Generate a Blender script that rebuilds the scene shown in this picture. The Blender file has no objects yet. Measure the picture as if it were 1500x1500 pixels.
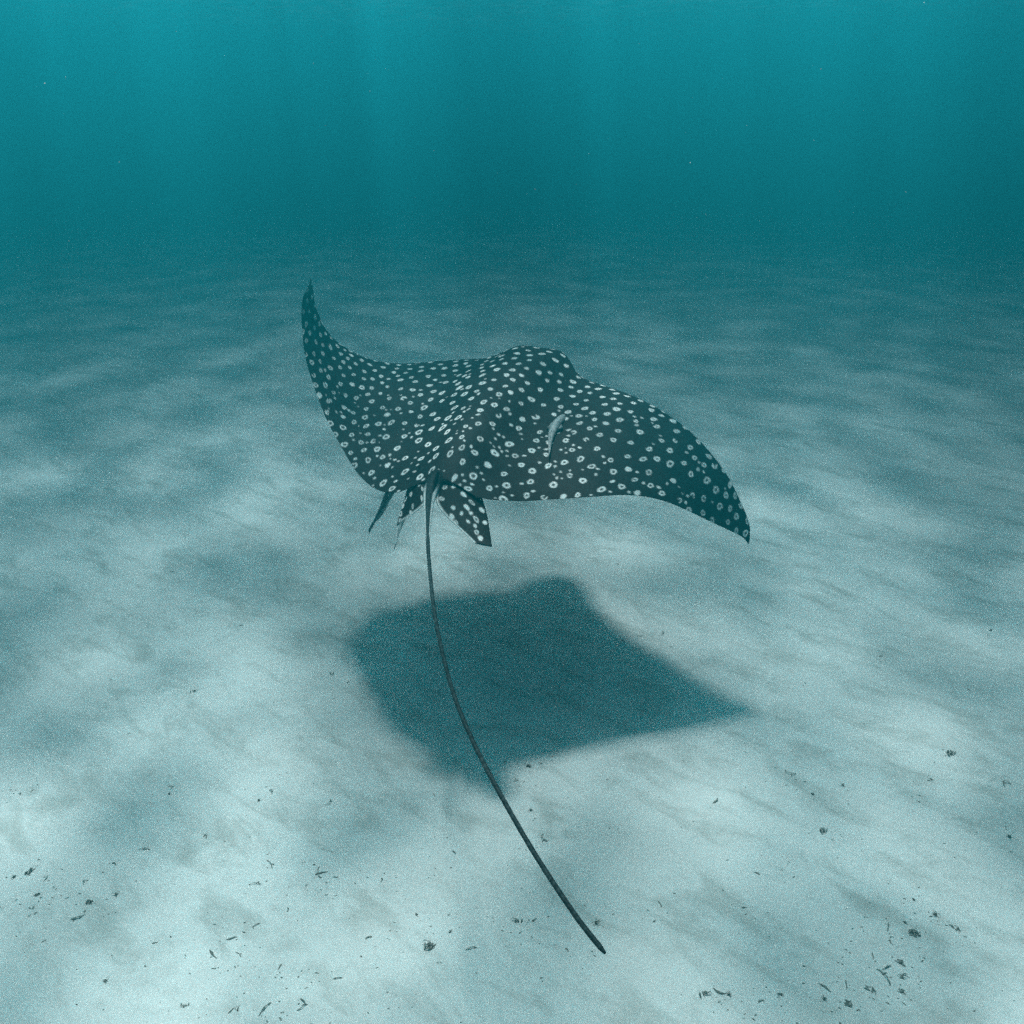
import bpy, bmesh, math, random
import numpy as np
from mathutils import Vector, noise as mnoise

random.seed(7)
rng = np.random.default_rng(7)
scene = bpy.context.scene
COL = scene.collection

# ------------------------------------------------------------------ camera
cam_d = bpy.data.cameras.new('camera')
cam_d.sensor_width = 36.0
cam_d.lens = 36.0 * 1150 / 1500
cam_d.clip_start = 0.05
cam_d.clip_end = 500
cam = bpy.data.objects.new('camera', cam_d)
COL.objects.link(cam)
cam.location = (0, 0, 2.6)
cam.rotation_euler = (math.radians(90 - 26.37), 0, 0)
scene.camera = cam

# ------------------------------------------------------------------ world, sun, exposure
SUN_DIR = Vector((0.085, -0.28, -1.0)).normalized()      # the way the light travels
world = bpy.data.worlds.new('World')
scene.world = world
world.use_nodes = True
wn = world.node_tree
sky = wn.nodes.new('ShaderNodeTexSky')
sky.sky_type = 'NISHITA'
sky.sun_disc = False
sky.dust_density = 8.0
sky.ozone_density = 0.5
sky.sun_elevation = math.asin(-SUN_DIR.z)
sky.sun_rotation = math.atan2(-SUN_DIR.x, -SUN_DIR.y)
wn.links.new(sky.outputs[0], wn.nodes['Background'].inputs[0])
wn.nodes['Background'].inputs[1].default_value = 0.05

sun_d = bpy.data.lights.new('sun', 'SUN')
sun_d.energy = 5.0
sun_d.angle = math.radians(6.5)          # sun spread by the rippled surface
sun_d.color = (1.0, 0.93, 0.87)
sun = bpy.data.objects.new('sun', sun_d)
COL.objects.link(sun)
sun.location = (-1, 1, 12)
sun.rotation_euler = SUN_DIR.to_track_quat('-Z', 'Y').to_euler()

vs = scene.view_settings
vs.view_transform = 'Standard'
vs.look = 'None'
vs.gamma = 1.0
vs.use_curve_mapping = False
vs.exposure = 2.68
scene.cycles.use_denoising = False
scene.cycles.volume_bounces = 0
scene.cycles.max_bounces = 4
scene.cycles.transparent_max_bounces = 6

# ------------------------------------------------------------------ helpers
def link(o, parent=None, **props):
    COL.objects.link(o)
    if parent: o.parent = parent
    for k, v in props.items(): o[k] = v
    return o

def mesh_obj(name, verts, faces, mats, parent=None, smooth=True, **props):
    me = bpy.data.meshes.new(name)
    me.from_pydata([tuple(v) for v in verts], [], faces)
    for m in (mats if isinstance(mats, (list, tuple)) else [mats]): me.materials.append(m)
    if smooth: me.polygons.foreach_set('use_smooth', [True] * len(me.polygons))
    me.update()
    return link(bpy.data.objects.new(name, me), parent, **props)

def new_mat(name):
    m = bpy.data.materials.new(name)
    m.use_nodes = True
    nt = m.node_tree
    return m, nt, nt.nodes['Principled BSDF'], nt.nodes['Material Output']

def nd(nt, typ, **kw):
    n = nt.nodes.new(typ)
    for k, v in kw.items(): setattr(n, k, v)
    return n

def math_n(nt, op, a, b=None, clamp=False):
    n = nd(nt, 'ShaderNodeMath', operation=op, use_clamp=clamp)
    for i, x in enumerate((a, b)):
        if x is None: continue
        if isinstance(x, (int, float)): n.inputs[i].default_value = x
        else: nt.links.new(x, n.inputs[i])
    return n.outputs[0]

def smooth_n(nt, val, lo, hi, t0=0.0, t1=1.0, smooth=True):
    n = nd(nt, 'ShaderNodeMapRange', interpolation_type='SMOOTHSTEP' if smooth else 'LINEAR')
    for i, x in enumerate((val, lo, hi, t0, t1)):
        if isinstance(x, (int, float)): n.inputs[i].default_value = x
        else: nt.links.new(x, n.inputs[i])
    return n.outputs[0]

def mix_col(nt, fac, a, b):
    n = nd(nt, 'ShaderNodeMix', data_type='RGBA')
    for s, x in ((0, fac), (6, a), (7, b)):
        if isinstance(x, (int, float)): n.inputs[s].default_value = x
        elif isinstance(x, tuple): n.inputs[s].default_value = (*x, 1)
        else: nt.links.new(x, n.inputs[s])
    return n.outputs[2]

def noise_n(nt, vec, scale, detail=3, rough=0.55, dist=0.0, dim='3D'):
    n = nd(nt, 'ShaderNodeTexNoise', noise_dimensions=dim)
    n.inputs['Scale'].default_value = scale
    n.inputs['Detail'].default_value = detail
    n.inputs['Roughness'].default_value = rough
    n.inputs['Distortion'].default_value = dist
    if vec is not None: nt.links.new(vec, n.inputs['Vector'])
    return n

def catmull(P, t):
    """P (n,k) control rows, t array in [0,n-1]"""
    P = np.asarray(P, float)
    n = len(P)
    i = np.clip(np.floor(t).astype(int), 0, n - 2)
    f = (t - i)[:, None]
    Q = np.vstack([2 * P[0] - P[1], P, 2 * P[-1] - P[-2]])
    a, b, c, d = Q[i], Q[i + 1], Q[i + 2], Q[i + 3]
    return 0.5 * (2 * b + (c - a) * f + (2 * a - 5 * b + 4 * c - d) * f**2 + (3 * b - a - 3 * c + d) * f**3)

# ------------------------------------------------------------------ materials
def sand_material():
    m, nt, bs, out = new_mat('sand')
    co = nd(nt, 'ShaderNodeNewGeometry').outputs['Position']
    big = noise_n(nt, co, 1.1, 4, 0.6)
    mid = noise_n(nt, co, 9.0, 5, 0.65)
    fine = noise_n(nt, co, 150.0, 4, 0.75)
    c = mix_col(nt, smooth_n(nt, big.outputs[0], 0.35, 0.65), (0.60, 0.59, 0.56), (0.70, 0.69, 0.655))
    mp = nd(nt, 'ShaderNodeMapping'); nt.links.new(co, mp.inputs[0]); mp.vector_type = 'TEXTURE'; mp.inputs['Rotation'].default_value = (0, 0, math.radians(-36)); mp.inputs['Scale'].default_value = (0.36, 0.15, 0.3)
    light_streaks = noise_n(nt, mp.outputs[0], 1.0, 6, 0.66, 0.4)  # darker streaks painted into the sand, imitating fine patches of rippled sunlight
    c = mix_col(nt, smooth_n(nt, light_streaks.outputs[0], 0.46, 0.70, 0.0, 0.7), c, (0.38, 0.385, 0.355))
    c = mix_col(nt, smooth_n(nt, mid.outputs[0], 0.56, 0.78, 0.0, 0.35), c, (0.36, 0.36, 0.33))
    c = mix_col(nt, smooth_n(nt, fine.outputs[0], 0.52, 0.74, 0.0, 0.5), c, (0.27, 0.26, 0.235))
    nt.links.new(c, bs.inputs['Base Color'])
    bs.inputs['Roughness'].default_value = 0.95
    bs.inputs['Specular IOR Level'].default_value = 0.15
    b1 = nd(nt, 'ShaderNodeBump'); b1.inputs['Strength'].default_value = 0.5; b1.inputs['Distance'].default_value = 0.02
    nt.links.new(mid.outputs[0], b1.inputs['Height'])
    b2 = nd(nt, 'ShaderNodeBump'); b2.inputs['Strength'].default_value = 0.5; b2.inputs['Distance'].default_value = 0.002
    nt.links.new(fine.outputs[0], b2.inputs['Height'])
    nt.links.new(b1.outputs[0], b2.inputs['Normal'])
    nt.links.new(b2.outputs[0], bs.inputs['Normal'])
    return m

def ray_skin_material():
    m, nt, bs, out = new_mat('spotted_ray_skin')
    uv = nd(nt, 'ShaderNodeUVMap', uv_map='skin').outputs[0]
    spot = nd(nt, 'ShaderNodeAttribute', attribute_name='spot').outputs['Fac']
    plain = nd(nt, 'ShaderNodeAttribute', attribute_name='plain').outputs['Fac']
    edge = nd(nt, 'ShaderNodeAttribute', attribute_name='edge').outputs['Fac']
    spot = math_n(nt, 'MULTIPLY', spot, math_n(nt, 'SUBTRACT', 1.0, plain), True)
    en = noise_n(nt, uv, 60.0, 3, 0.6)
    edge = math_n(nt, 'MULTIPLY', edge, smooth_n(nt, en.outputs[0], 0.25, 0.55, 0.5, 1.0))
    mott = noise_n(nt, uv, 7.0, 5, 0.65)
    grain = noise_n(nt, uv, 120.0, 3, 0.7)
    base = mix_col(nt, smooth_n(nt, mott.outputs[0], 0.35, 0.7), (0.004, 0.0042, 0.0040), (0.012, 0.012, 0.011))
    base = mix_col(nt, smooth_n(nt, grain.outputs[0], 0.45, 0.75, 0.0, 0.5), base, (0.028, 0.027, 0.025))
    wv = noise_n(nt, uv, 40.0, 3, 0.6)
    white = mix_col(nt, wv.outputs[0], (0.62, 0.63, 0.60), (0.82, 0.83, 0.80))
    tm = noise_n(nt, uv, 90.0, 3, 0.7)
    tcol = mix_col(nt, smooth_n(nt, tm.outputs[0], 0.40, 0.66), (0.008, 0.014, 0.015), (0.040, 0.058, 0.060))
    base = mix_col(nt, math_n(nt, 'MULTIPLY', plain, 0.9), base, tcol)
    c = mix_col(nt, spot, base, white)
    c = mix_col(nt, edge, c, (0.72, 0.73, 0.70))
    nt.links.new(c, bs.inputs['Base Color'])
    bs.inputs['Roughness'].default_value = 0.62
    bs.inputs['Specular IOR Level'].default_value = 0.14
    b = nd(nt, 'ShaderNodeBump'); b.inputs['Strength'].default_value = 0.35; b.inputs['Distance'].default_value = 0.004
    nt.links.new(grain.outputs[0], b.inputs['Height'])
    nt.links.new(b.outputs[0], bs.inputs['Normal'])
    return m

def simple_mat(name, a, b, scale=30.0, rough=0.6, spec=0.3):
    m, nt, bs, out = new_mat(name)
    co = nd(nt, 'ShaderNodeTexCoord').outputs['Object']
    n = noise_n(nt, co, scale, 4, 0.6)
    nt.links.new(mix_col(nt, smooth_n(nt, n.outputs[0], 0.35, 0.65), a, b), bs.inputs['Base Color'])
    bs.inputs['Roughness'].default_value = rough
    bs.inputs['Specular IOR Level'].default_value = spec
    return m

def water_gobo_material():
    """rippled sea surface: painted transparency pattern acts as a gobo, imitating wave-focused light"""
    m, nt, bs, out = new_mat('sea_surface_gobo')
    nt.nodes.remove(bs)
    co = nd(nt, 'ShaderNodeNewGeometry').outputs['Position']
    mp = nd(nt, 'ShaderNodeMapping'); nt.links.new(co, mp.inputs[0])
    mp.vector_type = 'TEXTURE'
    mp.inputs['Rotation'].default_value = (0, 0, math.radians(-36))
    mp.inputs['Scale'].default_value = (1.0, 0.66, 1.0)
    mp.inputs['Location'].default_value = (3.1, 1.6, 0)
    a = noise_n(nt, mp.outputs[0], 1.3, 2, 0.55, 0.0, '2D')
    b = noise_n(nt, mp.outputs[0], 0.16, 0, 0.5, 0.0, '2D')
    vo = nd(nt, 'ShaderNodeTexVoronoi', voronoi_dimensions='2D', feature='F1'); vo.inputs['Scale'].default_value = 2.4
    wv = nd(nt, 'ShaderNodeVectorMath', operation='SCALE'); nt.links.new(a.outputs['Color'], wv.inputs[0]); wv.inputs['Scale'].default_value = 0.7
    wa = nd(nt, 'ShaderNodeVectorMath', operation='ADD'); nt.links.new(mp.outputs[0], wa.inputs[0]); nt.links.new(wv.outputs[0], wa.inputs[1])
    nt.links.new(wa.outputs[0], vo.inputs['Vector'])
    f = smooth_n(nt, a.outputs[0], 0.36, 0.66, 0.36, 1.0)  # noise in the transparency blocks sun in patches, standing in for caustics
    f = math_n(nt, 'MULTIPLY', f, smooth_n(nt, vo.outputs['Distance'], 0.15, 0.60, 0.16, 1.0))
    f = math_n(nt, 'MULTIPLY', f, smooth_n(nt, b.outputs[0], 0.35, 0.65, 0.8, 1.0))
    tr = nd(nt, 'ShaderNodeBsdfTransparent')
    cc = nd(nt, 'ShaderNodeCombineColor')
    for i in range(3): nt.links.new(f, cc.inputs[i])
    nt.links.new(cc.outputs[0], tr.inputs[0])
    nt.links.new(tr.outputs[0], out.inputs['Surface'])
    return m

def haze_material():
    m = bpy.data.materials.new('sea_water')
    m.use_nodes = True
    nt = m.node_tree
    nt.nodes.clear()
    out = nt.nodes.new('ShaderNodeOutputMaterial')
    v = nt.nodes.new('ShaderNodeVolumePrincipled')
    v.inputs['Color'].default_value = (0.010, 0.36, 0.435, 1)
    v.inputs['Absorption Color'].default_value = (0, 0.03, 0.07, 1)
    v.inputs['Density'].default_value = 0.265
    v.inputs['Anisotropy'].default_value = 0.6
    nt.links.new(v.outputs[0], out.inputs['Volume'])
    return m

M_SAND = sand_material()
M_SKIN = ray_skin_material()
M_BELLY = simple_mat('ray_belly_skin', (0.55, 0.55, 0.52), (0.70, 0.70, 0.67), 9)

# ------------------------------------------------------------------ sand
def sand_height(x, y):
    d = math.hypot(x, y - 2.0)
    near = 1.0 / (1.0 + (d / 9.0) ** 2)
    h = 0.10 * mnoise.noise((x * 0.35, y * 0.35, 3.1)) + 0.035 * mnoise.noise((x * 1.1, y * 1.1, 9.2))
    # old ripple marks, worn and broken
    u = x * 0.80 + y * 0.60
    w = x * -0.60 + y * 0.80
    ph = w * 9.0 + 2.2 * mnoise.noise((x * 0.7, y * 0.7, 5.0))
    amp = 0.004 * max(0.0, 0.35 + mnoise.noise((x * 0.5, y * 0.5, 1.7)))
    h += amp * math.sin(ph) * near
    h += 0.010 * mnoise.noise((u * 2.6, w * 4.4, 2.0)) * near + 0.004 * mnoise.noise((x * 13, y * 13, 4.0)) * near
    return h
def sand_z(x, y): return sand_height(x, y) - sand_height(0, 3.0) * 0.0

def axis(lo, hi, c0, c1, step, grow):
    v = list(np.arange(c0, c1 + 1e-6, step))
    s = step
    while v[-1] < hi: s *= grow; v.append(v[-1] + s)
    s = step
    while v[0] > lo: s *= grow; v.insert(0, v[0] - s)
    return v
xs = axis(-90, 90, -3.2, 3.2, 0.022, 1.06)
ys = axis(-12, 110, 1.0, 6.0, 0.022, 1.05)
verts = [(x, y, sand_z(x, y)) for y in ys for x in xs]
nx = len(xs)
faces = [(j * nx + i, j * nx + i + 1, (j + 1) * nx + i + 1, (j + 1) * nx + i) for j in range(len(ys) - 1) for i in range(nx - 1)]
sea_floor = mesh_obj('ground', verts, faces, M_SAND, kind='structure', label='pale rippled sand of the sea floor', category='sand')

# ------------------------------------------------------------------ sea surface, patterned as a gobo to dapple the sun
sx = np.linspace(-90, 90, 121)
sy = np.linspace(-40, 120, 108)
verts = [(x, y, 4.7 + 0.06 * mnoise.noise((x * 0.4, y * 0.55, 0.0))) for y in sy for x in sx]
n = len(sx)
faces = [(j * n + i, j * n + i + 1, (j + 1) * n + i + 1, (j + 1) * n + i) for j in range(len(sy) - 1) for i in range(n - 1)]
mesh_obj('water', verts, faces, water_gobo_material(), kind='structure', label='rippled sea surface high above the sand, patterned to dapple the sunlight', category='water')

# ------------------------------------------------------------------ the eagle ray
O2 = np.array([-0.07, 3.5])
FW = np.array([0.325, 0.946]); FW /= np.linalg.norm(FW)
RT = np.array([FW[1], -FW[0]])
# stations from the raised left wing tip over the head to the lowered right wing tip:
# leading edge (across, forward, height) and trailing edge
STN = [
    ((-1.010, .130, 1.920), (-1.010, .120, 1.915)),
    ((-1.025, .160, 1.845), (-1.010, .030, 1.835)),
    ((-1.030, .175, 1.765), (-.985, -.035, 1.720)),
    ((-1.010, .220, 1.640), (-.925, -.125, 1.612)),
    ((-.950,  .285, 1.540), (-.840, -.215, 1.512)),
    ((-.820,  .340, 1.470), (-.690, -.365, 1.385)),
    ((-.700,  .440, 1.435), (-.565, -.470, 1.310)),
    ((-.530,  .520, 1.440), (-.420, -.600, 1.270)),
    ((-.370,  .580, 1.445), (-.290, -.680, 1.255)),
    ((-.250,  .620, 1.440), (-.165, -.725, 1.275)),
    ((-.170,  .735, 1.405), (-.085, -.700, 1.305)),
    (( .000,  .840, 1.350), ( .000, -.680, 1.320)),
    (( .170,  .740, 1.365), ( .085, -.690, 1.305)),
    (( .250,  .590, 1.390), ( .190, -.710, 1.280)),
    (( .390,  .460, 1.415), ( .320, -.655, 1.275)),
    (( .550,  .350, 1.420), ( .450, -.575, 1.275)),
    (( .700,  .260, 1.400), ( .580, -.500, 1.265)),
    (( .840,  .160, 1.365), ( .720, -.410, 1.240)),
    (( .950,  .085, 1.310), ( .850, -.330, 1.195)),
    ((1.060,  .020, 1.220), ( .980, -.240, 1.120)),
    ((1.138, -.015, 1.115), (1.100, -.165, 1.050)),
    ((1.192, -.050, 1.025), (1.172, -.125, 1.003)),
    ((1.206, -.105, 0.968), (1.203, -.115, 0.966)),
]
def to_world(s, c, z):
    p = O2 + s * RT + c * FW
    return (p[0], p[1], z)

NU, NV = 560, 300
ns = len(STN)
tt = np.linspace(0, ns - 1, NU)
LE = catmull([a for a, b in STN], tt)
TE = catmull([b for a, b in STN], tt)
vv = 0.45 * (0.5 - 0.5 * np.cos(np.linspace(0, math.pi, NV))) + 0.55 * np.linspace(0, 1, NV)
mean = LE[:, None, :] * (1 - vv)[None, :, None] + TE[:, None, :] * vv[None, :, None]
midc = 0.5 * (LE + TE)
arc = np.concatenate([[0], np.cumsum(np.linalg.norm(np.diff(midc[:, [0, 2]], axis=0), axis=1))])
arc -= arc[np.argmin(np.abs(midc[:, 0]))]
span = np.where(arc < 0, arc / -arc[0], arc / arc[-1])
# wing section
airf = (1.48 * np.sqrt(vv) - 0.63 * vv - 1.758 * vv**2 + 1.4215 * vv**3 - 0.5075 * vv**4)
chord = np.linalg.norm(LE - TE, axis=1)
wt = 0.085 * (1 - 0.92 * np.abs(span) ** 1.1) * np.minimum(1, chord / 0.25)
S = mean[:, :, 0]; C = mean[:, :, 1]
edge_v = np.clip(np.minimum(vv / 0.10, (1 - vv) / 0.10), 0, 1); edge_v = edge_v**0.6
def ss(x, a, b):
    t = np.clip((x - a) / (b - a), 0, 1)
    return t * t * (3 - 2 * t)
cg = np.linspace(-1.1, 1.2, 600)
def smooth_profile(xs_, ys_):
    y = np.interp(cg, xs_, ys_); k = np.exp(-0.5 * (np.arange(-40, 41) * (cg[1] - cg[0]) / 0.05) ** 2); k /= k.sum()
    return np.interp(C, cg, np.convolve(np.pad(y, 40, mode='edge'), k, mode='valid'))
along = smooth_profile([-0.75, -0.6, -0.35, 0.0, 0.25, 0.45, 0.60, 0.72, 0.84], [0.15, 0.30, 0.52, 0.72, 0.88, 1.0, 0.98, 0.75, 0.25])
width = smooth_profile([-0.75, -0.4, 0.1, 0.5, 0.84], [0.07, 0.13, 0.20, 0.205, 0.20])
Sc = S - 0.030 * ss(C, 0.15, 0.5)
hp = 2.2 + 1.1 * ss(C, 0.15, 0.55)
back = along * (0.125 * np.exp(-np.abs(Sc / width) ** hp) + 0.050 * np.exp(-(S / 0.42) ** 2))
belly = 0.11 * along * np.exp(-np.abs(S / (width * 1.1)) ** 2.4)
# hollows either side of the back behind the head, pectoral muscle swelling
hol = -0.008 * np.exp(-(((S + 0.33) / 0.12) ** 2 + ((C - 0.25) / 0.28) ** 2)) - 0.006 * np.exp(-(((S - 0.36) / 0.12) ** 2 + ((C - 0.2) / 0.28) ** 2))
mus = 0.018 * np.exp(-(((np.abs(S) - 0.55) / 0.2) ** 2 + ((C - 0.05) / 0.25) ** 2))
wav = 0.012 * np.sin(S * 9.0 + 0.6) * (vv[None, :] ** 4)
top = wt[:, None] * airf[None, :] + (back + hol + mus) * edge_v[None, :]
bot = 0.6 * wt[:, None] * airf[None, :] + belly * edge_v[None, :]
# surface normals of the mean sheet, so the thickness follows the curled wing
du = np.gradient(mean, axis=0); dv = np.gradient(mean, axis=1)
du[0] = du[1]; dv_ = dv.copy()
nrm = np.cross(dv, du)
ln = np.linalg.norm(nrm, axis=2, keepdims=True); nrm = nrm / np.maximum(ln, 1e-9)
nrm[nrm[:, :, 2] < -0.5] *= -1
wgt = ss(np.abs(S), 0.3, 0.6)[:, :, None]
nrm = nrm * wgt + np.array([0, 0, 1.0]) * (1 - wgt)
nrm /= np.linalg.norm(nrm, axis=2, keepdims=True)
mean[:, :, 2] += wav
Pt = mean + nrm * top[:, :, None]
Pb = mean - nrm * bot[:, :, None]

# ring spots, laid out on the flattened skin (across, along) in metres
def lay_spots(n_try, inside, size):
    out = np.zeros((0, 3))
    for q in range(n_try):
        u, c = inside()
        d = size(u, c)
        if len(out):
            dist = np.hypot(out[:, 0] - u, (out[:, 1] - c) * 0.84)
            if np.any(dist < 0.5 * (out[:, 2] + d)): continue
        out = np.vstack([out, (u, c, d)])
    return out
def paint(vals, U, Cc, sp):
    """rasterise one spot (ring, dot or broken ring) onto vertices"""
    u, c, rx, ry, th, hole, stren, gap, wob = sp
    du_, dc = U - u, Cc - c
    x = du_ * math.cos(th) + dc * math.sin(th); y = -du_ * math.sin(th) + dc * math.cos(th)
    an = np.arctan2(y / ry, x / rx)
    rr = np.hypot(x / rx, y / ry) * (1 + 0.07 * np.cos(2 * an + wob) + 0.055 * np.cos(3 * an + 2.3 * wob) + 0.03 * np.cos(5 * an - wob))
    sf = 0.0022 / min(rx, ry)
    v = 1 - ss(rr, 1 - sf, 1 + sf)
    if hole > 0: v = v * (1 - 0.92 * (1 - ss(rr, hole - sf, hole + sf)))
    if gap > 0: v = v * ss(np.abs(np.angle(np.exp(1j * (an - wob)))), gap * 0.6, gap)
    return np.maximum(vals, v * stren)
cl, ct = LE[:, 1], TE[:, 1]
def inside_disc():
    while True:
        u = rng.uniform(arc[0], arc[-1]); c = rng.uniform(-0.75, 0.86)
        if np.interp(u, arc, ct) + 0.004 < c < np.interp(u, arc, cl) - 0.004: return u, c
def spacing(u, c):
    k = 0.0490 + 0.013 * float(ss(np.array(-c), -0.3, 0.4))
    return k * (1 - 0.20 * min(1, (abs(u) / 1.15) ** 3)) * rng.uniform(0.95, 1.06)
big = lay_spots(18000, inside_disc, spacing)
SP = []
for u, c, d in big:
    rear = float(ss(np.array(-c), -0.35, 0.35))
    edge_d = min(c - np.interp(u, arc, ct), 0.2) / 0.2
    k = rng.uniform(0.8, 1.15) * (1 + 0.22 * rear * (1 - abs(u) / 1.2))
    rx = 0.0118 * k * rng.uniform(0.85, 1.15); ry = 0.0142 * k * rng.uniform(0.85, 1.2)
    hole = rng.uniform(0.14, 0.34) * (1 - rear) + rng.uniform(0.36, 0.60) * rear
    if rng.random() < 0.12: hole = 0.0
    gap = rng.uniform(0.5, 1.2) if rear > 0.4 and rng.random() < 0.10 else 0.0
    SP.append((u, c, rx, ry, rng.uniform(-0.5, 0.5), hole, rng.uniform(0.82, 1.0), gap, rng.uniform(0, 6.28)))
tiny = 0
for q in range(2600):
    u, c = inside_disc()
    if rng.random() > 0.10 + 0.9 * float(ss(np.array(-c), -0.15, 0.35)): continue
    if min(math.hypot(u - w[0], 0.84 * (c - w[1])) - max(w[2], w[3]) for w in SP) < 0.011: continue
    if tiny > 170: break
    tiny += 1
    k = rng.uniform(0.0035, 0.0075)
    SP.append((u, c, k, k * rng.uniform(0.9, 1.6), rng.uniform(-1.5, 1.5), 0.0, rng.uniform(0.55, 0.95), 0.0, rng.uniform(0, 6.28)))
spot_grid = np.zeros((NU, NV))
for sp in SP:
    R_ = 1.6 * max(sp[2], sp[3])
    i0, i1 = np.searchsorted(arc, sp[0] - R_), np.searchsorted(arc, sp[0] + R_)
    if i1 <= i0: continue
    blk = C[i0:i1]
    js = np.where((np.abs(blk - sp[1]) < R_).any(axis=0))[0]
    if not len(js): continue
    j0, j1 = js[0], js[-1] + 1
    spot_grid[i0:i1, j0:j1] = paint(spot_grid[i0:i1, j0:j1], arc[i0:i1, None], C[i0:i1, j0:j1], sp)

def grid_world(P):
    xy = O2 + P[..., 0:1] * RT + P[..., 1:2] * FW
    return np.concatenate([xy, P[..., 2:3]], axis=-1).reshape(-1, 3)
it = np.arange(NU * NV).reshape(NU, NV)
ib = it + NU * NV
ib[:, 0] = it[:, 0]; ib[:, -1] = it[:, -1]
uvg = np.stack([np.repeat(arc[:, None], NV, 1), C], axis=-1).reshape(-1, 2)
rverts = [tuple(v) for v in np.vstack([grid_world(Pt), grid_world(Pb)]).tolist()]
ruv = uvg.tolist() * 2
rspot = spot_grid.ravel().tolist() + [0.0] * (NU * NV)
rplain = [0.0] * (2 * NU * NV); redge = [0.0] * (2 * NU * NV)
ft = np.stack([it[:-1, :-1], it[:-1, 1:], it[1:, 1:], it[1:, :-1]], axis=-1).reshape(-1, 4)
fb = np.stack([ib[:-1, :-1], ib[1:, :-1], ib[1:, 1:], ib[:-1, 1:]], axis=-1).reshape(-1, 4)
rfaces = [tuple(f) for f in ft.tolist()] + [tuple(f) for f in fb.tolist()]
rmat = [0] * len(ft) + [1] * len(fb)

def w_add(p, uv, plain, edge, spot=0.0):
    rverts.append(tuple(p)); ruv.append(uv); rplain.append(plain); redge.append(edge); rspot.append(spot)
    return len(rverts) - 1

def fin(root_a, root_b, mid_a, mid_b, tip_a, tip_b, uv0, n_spots, thick=0.012, sag=0.03):
    """pelvic fin: sheet lofted from root edge a-b to the tip; b side carries the pale hem"""
    m, n = 72, 44
    A = catmull([root_a, mid_a, tip_a], np.linspace(0, 2, m))
    B = catmull([root_b, mid_b, tip_b], np.linspace(0, 2, m))
    W = np.linspace(0, 1, n)
    Lh = np.linalg.norm(A[-1] - A[0])
    U = W[None, :] * np.linalg.norm(A - B, axis=1)[:, None]
    Y = np.repeat(np.linspace(0, -Lh, m)[:, None], n, 1)
    val = np.zeros((m, n))
    got = []
    for q in range(400):
        i, j = rng.integers(4, m - 3), rng.integers(3, n - 3)
        u, y = U[i, j], Y[i, j]
        if any(math.hypot(u - a, y - b) < 0.029 for a, b in got): continue
        got.append((u, y))
        k = rng.uniform(0.008, 0.013)
        val = paint(val, U, Y, (u, y, k * 0.8, k * 1.25, rng.uniform(-0.4, 0.4), rng.choice([0, 0, 0.4, 0.5]), rng.uniform(0.8, 1), 0.0, rng.uniform(0, 6)))
        if len(got) >= n_spots: break
    t_ids, b_ids = [], []
    for i in range(m):
        ra, rb = [], []
        for j in range(n):
            w = W[j]
            k = math.sin(math.pi * w)
            th = thick * (max(k, 0) ** 0.5) * (1 - 0.7 * i / (m - 1)) if 0 < j < n - 1 else 0.0
            p = A[i] * (1 - w) + B[i] * w + np.array([0, 0, sag * k * (1 - i / (m - 1))])
            uv = (uv0[0] + U[i, j], uv0[1] + Y[i, j])
            wid = max(U[i, -1], 0.01)
            e = float(1 - ss(np.array((1 - w) * wid), 0.004, 0.014)) * float(ss(np.array(i / m), 0.15, 0.35))
            ra.append(w_add(p + np.array([0, 0, th]), uv, 0.0, e, float(val[i, j])))
            rb.append(ra[-1] if th == 0.0 else w_add(p - np.array([0, 0, th]), uv, 0.0, e))
        t_ids.append(ra); b_ids.append(rb)
    for i in range(m - 1):
        for j in range(n - 1):
            rfaces.append((t_ids[i][j], t_ids[i + 1][j], t_ids[i + 1][j + 1], t_ids[i][j + 1])); rmat.append(0)
            rfaces.append((b_ids[i][j], b_ids[i][j + 1], b_ids[i + 1][j + 1], b_ids[i + 1][j])); rmat.append(1)
A3 = lambda *p: np.array(p)
fin(A3(-0.139, 2.916, 1.285), A3(-0.296, 2.937, 1.300), A3(-0.098, 2.722, 1.245), A3(-0.288, 2.733, 1.275),
    A3(-0.073, 2.545, 1.195), A3(-0.142, 2.558, 1.205), (3.0, -0.35), 26)
fin(A3(-0.417, 3.042, 1.285), A3(-0.334, 2.923, 1.300), A3(-0.433, 2.890, 1.245), A3(-0.336, 2.767, 1.270),
    A3(-0.451, 2.725, 1.190), A3(-0.439, 2.736, 1.193), (5.3, -0.35), 16)

# tail: broad flattened root with pale side keels running out into a long whip
TAILP = [(-0.275, 2.990, 1.325), (-0.302, 2.880, 1.318), (-0.320, 2.780, 1.300), (-0.311, 2.596, 1.285), (-0.297, 2.439, 1.27), (-0.273, 2.256, 1.253),
         (-0.239, 2.039, 1.235), (-0.196, 1.837, 1.218), (-0.152, 1.678, 1.201), (-0.105, 1.552, 1.184), (-0.059, 1.451, 1.166),
         (-0.008, 1.349, 1.149), (0.046, 1.247, 1.132), (0.096, 1.164, 1.115), (0.143, 1.095, 1.097), (0.191, 1.036, 1.08)]
TN = 190
tl = np.linspace(0, len(TAILP) - 1, TN)
TP = catmull(TAILP, tl)
TW = np.interp(tl, [0, 1, 2, 3, 4, 5, 14, 14.8, 15], [0.030, 0.040, 0.026, 0.0135, 0.0068, 0.0062, 0.0058, 0.0058, 0.003])
TH = np.interp(tl, [0, 1, 2, 3, 4, 5, 14, 14.8, 15], [0.022, 0.032, 0.022, 0.0130, 0.0068, 0.0062, 0.0058, 0.0058, 0.003])
NR = 24
prev = None
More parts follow.
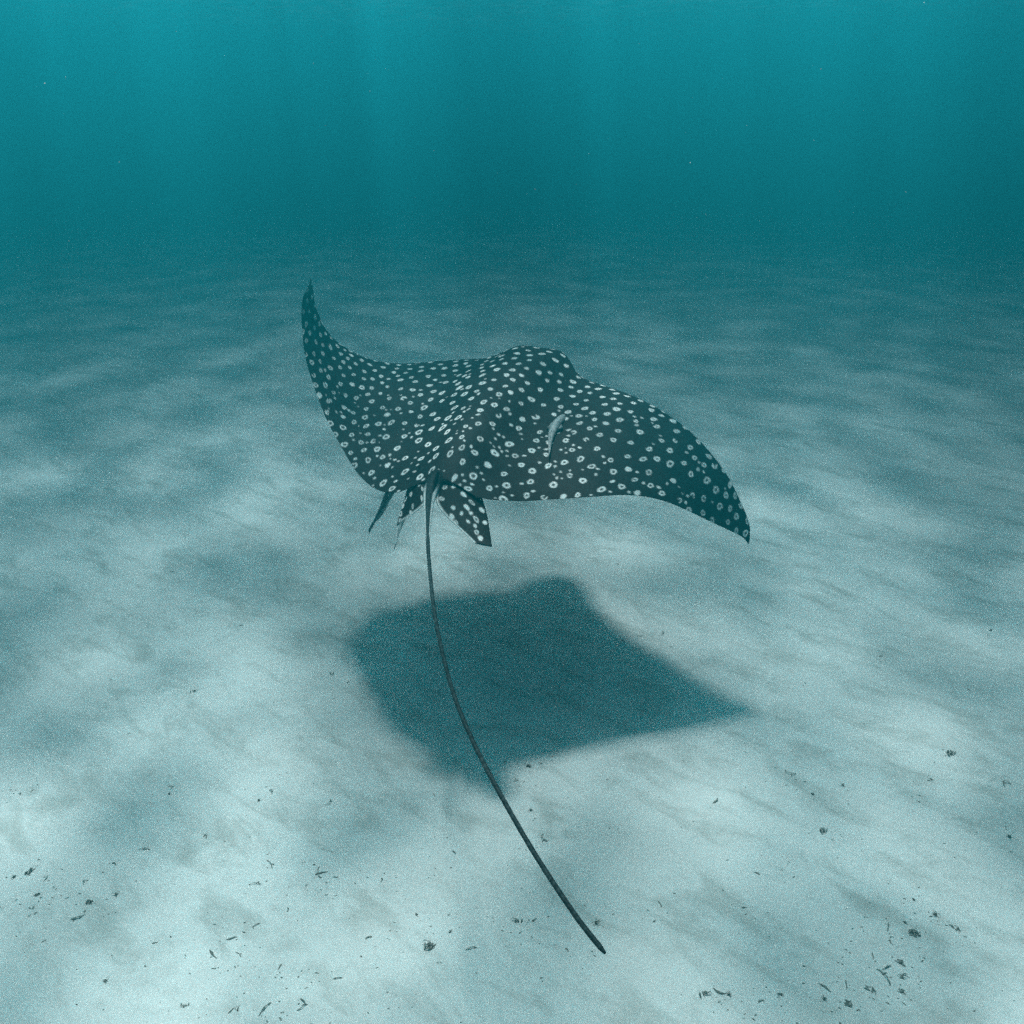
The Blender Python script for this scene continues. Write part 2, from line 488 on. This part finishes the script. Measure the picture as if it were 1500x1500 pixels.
for i in range(TN):
    tng = TP[min(i + 1, TN - 1)] - TP[max(i - 1, 0)]; tng /= np.linalg.norm(tng)
    side = np.cross(tng, [0, 0, 1]); side /= np.linalg.norm(side)
    upv = np.cross(side, tng)
    wob = 1 + 0.05 * mnoise.noise((i * 0.35, 0, 0))
    ringv = []
    for k in range(NR):
        a = 2 * math.pi * k / NR
        p = TP[i] + side * math.cos(a) * TW[i] * wob + upv * math.sin(a) * TH[i] * wob
        e = ss(np.array(abs(math.cos(a))), 0.52, 0.72) * ss(np.array(tl[i]), 1.5, 2.0) * (1 - ss(np.array(tl[i]), 3.7, 4.0))
        ringv.append(w_add(p, (7 + math.cos(a) * TW[i], -0.2 - 0.12 * tl[i]), float(ss(np.array(tl[i]), 0.8, 1.8)), float(e)))
    if prev:
        for k in range(NR):
            rfaces.append((prev[k], prev[(k + 1) % NR], ringv[(k + 1) % NR], ringv[k])); rmat.append(0)
    prev = ringv
rfaces.append(tuple(prev)); rmat.append(0)
# small dorsal fin at the root of the tail
DF0, DF1 = np.array([-0.290, 2.900, 1.340]), np.array([-0.312, 2.775, 1.312])
df = []
for i in range(10):
    t = i / 9
    b = DF0 * (1 - t) + DF1 * t
    hgt = 0.055 * math.sin(math.pi * min(1, t * 1.15 + 0.02)) ** 0.8 if t < 0.86 else 0.012
    row = []
    for (dx, q) in ((-0.010, 0), (-0.005, 0.7), (0.0, 1.0), (0.005, 0.7), (0.010, 0)):
        row.append(w_add(b + np.array([dx, -0.04 * q * t, hgt * q - 0.01]), (9 + dx, -0.3 - 0.1 * t), 0.6, 0.0))
    df.append(row)
for i in range(9):
    for k in range(4):
        rfaces.append((df[i][k], df[i + 1][k], df[i + 1][k + 1], df[i][k + 1])); rmat.append(0)

base = np.array([-0.07, 3.5, 1.30])
ray = mesh_obj('eagle_ray', [tuple(np.array(v) - base) for v in rverts], rfaces, [M_SKIN, M_BELLY],
               label='large black eagle ray with white ring spots and long whip tail gliding over sand', category='ray')
ray.location = (-0.076, 3.780, 1.196)
ray.scale = (1.08, 1.08, 1.08)
me = ray.data
me.polygons.foreach_set('material_index', rmat)
uvl = me.uv_layers.new(name='skin')
li = np.zeros(len(me.loops), int); me.loops.foreach_get('vertex_index', li)
uvl.data.foreach_set('uv', np.array(ruv, float)[li].ravel())
for nm, arr in (('plain', rplain), ('edge', redge), ('spot', rspot)):
    at = me.attributes.new(nm, 'FLOAT', 'POINT'); at.data.foreach_set('value', np.array(arr, float))
# ------------------------------------------------------------------ small fish keeping company with the ray
def slender_fish(head, tail, bend, girth, mat, label, fins=True):
    h, t = np.array(head), np.array(tail)
    L = np.linalg.norm(t - h); ax = (t - h) / L
    sd = np.cross(ax, [0, 0, 1.0]); sd /= np.linalg.norm(sd); up = np.cross(sd, ax)
    V, Fc = [], []
    N, R = 30, 14
    rad = np.interp(np.linspace(0, 1, N), [0, .03, .10, .22, .36, .52, .70, .84, .90, 1.0], [.10, .5, .82, 1.0, .92, .66, .36, .20, .20, .10]) * girth
    rings = []
    for i in range(N):
        x = i / (N - 1)
        c = h + ax * L * x + sd * bend * math.sin(x * math.pi * 1.3) * L
        fl = 1.0 if x < 0.86 else 1.0 - 0.8 * (x - .86) / .14
        tall = 1.05 if x < 0.86 else 1.05 + 3.2 * (x - .86) / .14
        ring = []
        for k in range(R):
            a = 2 * math.pi * k / R
            V.append(c + sd * math.cos(a) * rad[i] * fl + up * math.sin(a) * rad[i] * tall); ring.append(len(V) - 1)
        rings.append(ring)
    for a, b in zip(rings, rings[1:]):
        for k in range(R): Fc.append((a[k], a[(k + 1) % R], b[(k + 1) % R], b[k]))
    Fc.append(tuple(rings[0][::-1])); Fc.append(tuple(rings[-1]))
    def blade(x0, x1, hgt, dirv, rake):
        rows = []
        for i in range(8):
            q = i / 7; x = x0 + (x1 - x0) * q
            c = h + ax * L * x + sd * bend * math.sin(x * math.pi * 1.3) * L
            r = np.interp(x, np.linspace(0, 1, N), rad)
            hh = hgt * (math.sin(math.pi * (0.12 + 0.88 * q)) ** 0.7) * L
            side = np.cross(ax, dirv)
            V.append(c + dirv * r * 0.8 - side * 0.002); a = len(V) - 1
            V.append(c + dirv * (r * 0.8 + hh) + ax * rake * L); b = len(V) - 1
            V.append(c + dirv * r * 0.8 + side * 0.002); d = len(V) - 1
            rows.append((a, b, d))
        for p, q in zip(rows, rows[1:]):
            for k in range(2): Fc.append((p[k], p[k + 1], q[k + 1], q[k]))
    blade(.42, .80, .05, up, .05); blade(.45, .80, .045, -up, .05)
    if fins: blade(.20, .30, .05, sd, .08); blade(.20, .30, .05, -sd, .08)
    mid = (h + t) / 2
    o = mesh_obj('slender_fish', [v - mid for v in V], Fc, mat, label=label, category='fish', group='small fish keeping company with the ray')
    o.location = mid
M_FISH_A = simple_mat('pale_fish_skin', (0.20, 0.22, 0.22), (0.34, 0.36, 0.35), 60, 0.45, 0.5)
M_FISH_B = simple_mat('dark_fish_skin', (0.09, 0.17, 0.18), (0.14, 0.23, 0.25), 60, 0.5, 0.4)
M_FISH_C = simple_mat('glassy_fish_skin', (0.22, 0.32, 0.33), (0.32, 0.42, 0.43), 60, 0.4, 0.5)
slender_fish((0.257, 3.650, 1.319), (0.147, 3.251, 1.259), 0.05, 0.023, M_FISH_A, "slender pale grey fish hovering over the ray's spotted back")
slender_fish((-0.583, 3.672, 1.066), (-0.651, 3.228, 0.894), -0.04, 0.029, M_FISH_B, "dark teal slender fish hanging below the ray's raised wing", False)
slender_fish((-0.470, 3.197, 1.050), (-0.504, 2.916, 0.980), 0.02, 0.015, M_FISH_C, "small glassy fish by the tip of the ray's pelvic fin", False)

# ------------------------------------------------------------------ seaweed scraps on the sand
M_WEED = simple_mat('dead_seaweed', (0.11, 0.12, 0.105), (0.26, 0.27, 0.235), 50, 0.8, 0.2)
M_WEED2 = simple_mat('bleached_seaweed', (0.18, 0.19, 0.165), (0.28, 0.285, 0.25), 50, 0.85, 0.2)

def strip(pts, w, V, F, lift=0.002):
    """tapered flat ribbon with thickness along pts"""
    pts = np.array(pts, float); n = len(pts)
    b0 = len(V)
    for i, p in enumerate(pts):
        t = pts[min(i + 1, n - 1)] - pts[max(i - 1, 0)]; t /= max(np.linalg.norm(t), 1e-9)
        s = np.array([-t[1], t[0], 0.0])
        ww = 0.68 * w * (0.60 + 0.40 * math.sin(math.pi * (0.12 + 0.78 * i / (n - 1)))) * random.uniform(0.40, 1.45)
        th = 0.35 * ww + 0.0008
        for q, zz in ((-1, 0), (0, th), (1, 0), (0, -0.3 * th)):
            V.append(p + s * ww * q + np.array([0, 0, zz + lift]))
    for i in range(n - 1):
        a = b0 + 4 * i
        for k in range(4): F.append((a + k, a + (k + 1) % 4, a + 4 + (k + 1) % 4, a + 4 + k))
    F.append((b0 + 3, b0 + 2, b0 + 1, b0)); e = b0 + 4 * (n - 1); F.append((e, e + 1, e + 2, e + 3))

def arcpts(L, turn, n=9, z=0.0, start=0.0):
    a = start; p = np.array([0.0, 0.0, 0.0]); out = [p.copy()]
    for i in range(n - 1):
        a += turn / (n - 1) + random.uniform(-0.42, 0.42)
        p = p + np.array([math.cos(a), math.sin(a), 0]) * L / (n - 1)
        q = p.copy(); q[2] = z * math.sin(math.pi * (i + 1) / (n - 1)); out.append(q)
    out = np.array(out); out[:, :2] -= out[:, :2].mean(axis=0)
    return out

def scrap_mesh(kind, idx):
    V, F = [], []
    if kind == 's': strip(arcpts(0.048, random.uniform(0.6, 1.2), 9, 0.006), 0.0038, V, F)
    elif kind == 'c':
        strip(arcpts(0.060, random.choice((-1, 1)) * random.uniform(2.2, 3.4), 11, 0.008), 0.0026, V, F)
        strip(arcpts(0.020, 0.5, 5, 0.004, random.uniform(0, 6)) + np.array([0.008, 0.006, 0]), 0.0022, V, F)
    elif kind in 'bB': strip(arcpts(0.022 if kind == 'b' else 0.05, random.uniform(-0.5, 0.5), 6, 0.003), 0.0034 if kind == 'b' else 0.005, V, F)
    else:
        n = 8 if kind == 'k' else 15
        sc = 0.021 if kind == 'k' else 0.028
        for q in range(n):
            a = random.uniform(0, 6.28); r = random.uniform(0, 0.5) * sc
            pts = arcpts(sc * random.uniform(0.4, 1.0), random.uniform(-1.5, 1.5), 6, random.uniform(0.003, 0.012), random.uniform(0, 6.28))
            pts[:, 0] += math.cos(a) * r * 1.6; pts[:, 1] += math.sin(a) * r
            strip(pts, sc * random.uniform(0.06, 0.15), V, F)
    me = bpy.data.meshes.new('scrap_%s' % kind)
    me.from_pydata([tuple(v) for v in V], [], F)
    me.materials.append(M_WEED if idx != 2 else M_WEED2)
    return me
KIND = {'s': ('seaweed_strand', 'short bent strand of dark seaweed %s', 'bent seaweed strands on the sand'),
        'c': ('seaweed_curl', 'thin curled thread of dark seaweed %s', 'curled seaweed threads on the sand'),
        'b': ('seaweed_flake', 'small straight flake of dark seaweed %s', 'small seaweed flakes on the sand'),
        'B': ('seaweed_strap', 'long straight blade of dark seaweed %s', 'long seaweed blades on the sand'),
        'k': ('seaweed_tuft', 'small dark tuft of seaweed %s', 'small seaweed tufts on the sand'),
        'K': ('seaweed_clump', 'large ragged dark clump of seaweed %s', 'large seaweed clumps on the sand')}
LIB = {k: [scrap_mesh(k, i) for i in range(5)] for k in KIND}
SCR = '''-1.51,2.57,c -1.50,2.53,k -1.10,2.50,k -1.09,2.58,b -1.06,2.55,k -0.79,2.48,c -1.48,2.23,s -1.26,2.30,k -1.17,2.27,b -1.89,2.14,K -1.94,2.11,k -1.81,2.10,s -1.80,2.03,K -1.79,1.97,k -1.68,2.01,b -1.65,2.08,k -1.58,1.99,K -1.57,2.16,b -1.50,2.02,k -1.60,1.93,s -0.75,2.11,c -0.68,2.09,b -0.98,2.06,c -1.00,1.84,s -1.27,1.82,b -1.05,1.78,B -0.93,1.89,s -1.38,1.68,k -0.96,1.78,c -0.69,1.65,b -0.59,1.68,s -0.92,1.58,b -0.90,1.58,k -0.81,1.58,s -0.69,1.59,c -0.80,1.73,b -2.13,2.57,b -2.17,2.55,k -0.70,2.01,b -0.95,2.15,c -1.68,1.84,b -1.08,1.60,k -1.03,1.73,b 2.01,2.73,K 1.85,2.58,k 2.17,2.56,c 1.45,2.55,k 1.30,2.50,k 1.24,2.62,c 1.27,2.29,K 1.74,2.46,b 2.02,2.27,k 0.86,2.43,s 1.54,1.91,k 1.42,1.83,K 1.59,1.85,k 1.33,1.80,c 1.34,1.85,s 1.41,1.87,k 1.33,1.72,K 1.27,1.70,s 1.24,1.74,s 1.25,1.67,c 1.31,1.67,k 1.29,1.62,K 1.19,1.62,k 1.09,1.58,K 1.03,1.63,B 1.11,1.64,s 1.02,1.59,k 0.68,1.61,s 0.71,1.60,k 0.63,1.60,k 0.81,1.58,b 0.88,1.60,k 0.93,2.06,b 0.84,1.91,b 1.49,1.97,k -0.97,3.41,k -0.87,3.33,b 0.72,3.65,s 0.85,3.68,c 0.88,3.56,b 0.62,3.61,b 0.69,3.44,s 0.07,2.66,K 0.13,2.67,b -0.03,2.70,b 0.01,2.58,c -0.34,2.52,b 0.08,2.40,k -0.23,2.20,b -0.35,1.92,k -0.22,1.84,k -0.29,1.79,K -0.14,1.77,s 0.02,1.88,k 0.08,1.88,b 0.30,1.86,k 0.19,1.76,b -0.38,3.91,b 0.13,2.25,c -0.74,2.11,B -0.51,1.83,b 0.03,1.83,b 0.54,1.93,s -1.66,3.25,k -1.86,2.94,b -2.13,3.34,b -0.83,1.95,b -0.50,2.07,b 1.52,3.25,b 2.01,3.49,c 2.34,3.20,b 2.75,3.74,k -1.61,3.88,b -2.23,4.44,b 0.69,4.44,b 0.35,3.20,b -0.19,3.58,b'''
spots_xy = []
def place_of(x, y):
    q = math.hypot((x - 0.12) / 1.05, (y - 3.25) / 0.75)
    if q < 0.8: return "inside the ray's shadow on the sand"
    if q < 1.35: return "near the rim of the ray's shadow on the sand"
    if y > 3.2: return "on the sand ahead of the ray's shadow"
    if x < -0.42: return "on the sand left of the ray's tail"
    if x > 0.42: return "on the sand right of the ray's tail"
    return "on the sand below the ray's tail"
for tok in SCR.split():
    x, y, k = tok.split(','); x = float(x); y = float(y)
    spots_xy.append((x, y, k))
    nm, lab, grp = KIND[k]
    o = bpy.data.objects.new(nm, random.choice(LIB[k]))
    link(o, None, label=lab % place_of(x, y), category='seaweed', group=grp)
    o.location = (x, y, sand_z(x, y) - 0.0025)
    s = random.uniform(0.7, 1.15)
    o.scale = (s, s, s * random.uniform(0.8, 1.2))
    o.rotation_euler = (0, 0, random.choice((random.uniform(-0.9, 0.5), random.uniform(0, 6.28))))

# crumbs too small to count, thickest round the scraps
V, F = [], []
def crumb(x, y, r):
    z = sand_z(x, y) + 0.0006; b = len(V); a0 = random.uniform(0, 6.28); el = random.uniform(1.0, 3.0)
    ra = random.uniform(-0.9, 0.6)
    for k in range(5):
        a = a0 + k * 1.2566; q = r * random.uniform(0.6, 1.2)
        dx, dy = math.cos(a) * q * el, math.sin(a) * q
        V.append((x + dx * math.cos(ra) - dy * math.sin(ra), y + dx * math.sin(ra) + dy * math.cos(ra), z))
    V.append((x, y, z + r * 0.8))
    for k in range(5): F.append((b + k, b + (k + 1) % 5, b + 5))
for x, y, k in spots_xy:
    for q in range(random.randint(2, 7) if y < 2.9 else 1):
        crumb(x + random.gauss(0, 0.07), y + random.gauss(0, 0.06), random.uniform(0.0012, 0.0032))
for q in range(2000):
    y = 1.3 + 3.6 * random.random() ** 1.5
    x = random.uniform(-0.85, 0.85) * (1.1 + y * 0.75)
    if mnoise.noise((x * 1.3, y * 1.3, 7.7)) < random.uniform(-0.35, 0.35): continue
    crumb(x, y, random.uniform(0.0008, 0.0026))
mesh_obj('seaweed_crumbs', V, F, M_WEED, smooth=False, kind='stuff', label='fine dark seaweed crumbs scattered over the sand', category='debris')

# ------------------------------------------------------------------ motes drifting in the water
M_MOTE = simple_mat('drifting_motes', (0.5, 0.52, 0.5), (0.7, 0.72, 0.7), 5)
V, F = [], []
for q in range(420):
    y = random.uniform(2.2, 11); x = random.uniform(-0.68, 0.68) * y; z = random.uniform(0.9, 3.9)
    if z < 1.9 and abs(x) < 1.4 and y < 5: continue
    r = random.uniform(0.0012, 0.0030) * (0.6 + y * 0.12); b = len(V)
    for d in ((1, 0, 0), (-1, 0, 0), (0, 1, 0), (0, -1, 0), (0, 0, 1), (0, 0, -1)):
        V.append((x + d[0] * r * random.uniform(.6, 1.4), y + d[1] * r, z + d[2] * r * random.uniform(.6, 1.4)))
    for a in (0, 1):
        for c in (2, 3):
            for e in (4, 5): F.append((b + a, b + c, b + e))
mesh_obj('drifting_motes', V, F, M_MOTE, kind='stuff', label='tiny pale motes drifting in the water', category='motes')

# ------------------------------------------------------------------ the water itself
bm = bmesh.new()
bmesh.ops.create_cube(bm, size=1.0)
for v in bm.verts:
    v.co.x *= 150; v.co.y = 45 + v.co.y * 120 + 0; v.co.z = 1.73 + v.co.z * 5.66
hz = bpy.data.meshes.new('haze'); bm.to_mesh(hz); bm.free()
hz.materials.append(haze_material())
link(bpy.data.objects.new('haze', hz), None, kind='stuff', label='blue green sea water dimming everything with distance', category='water')
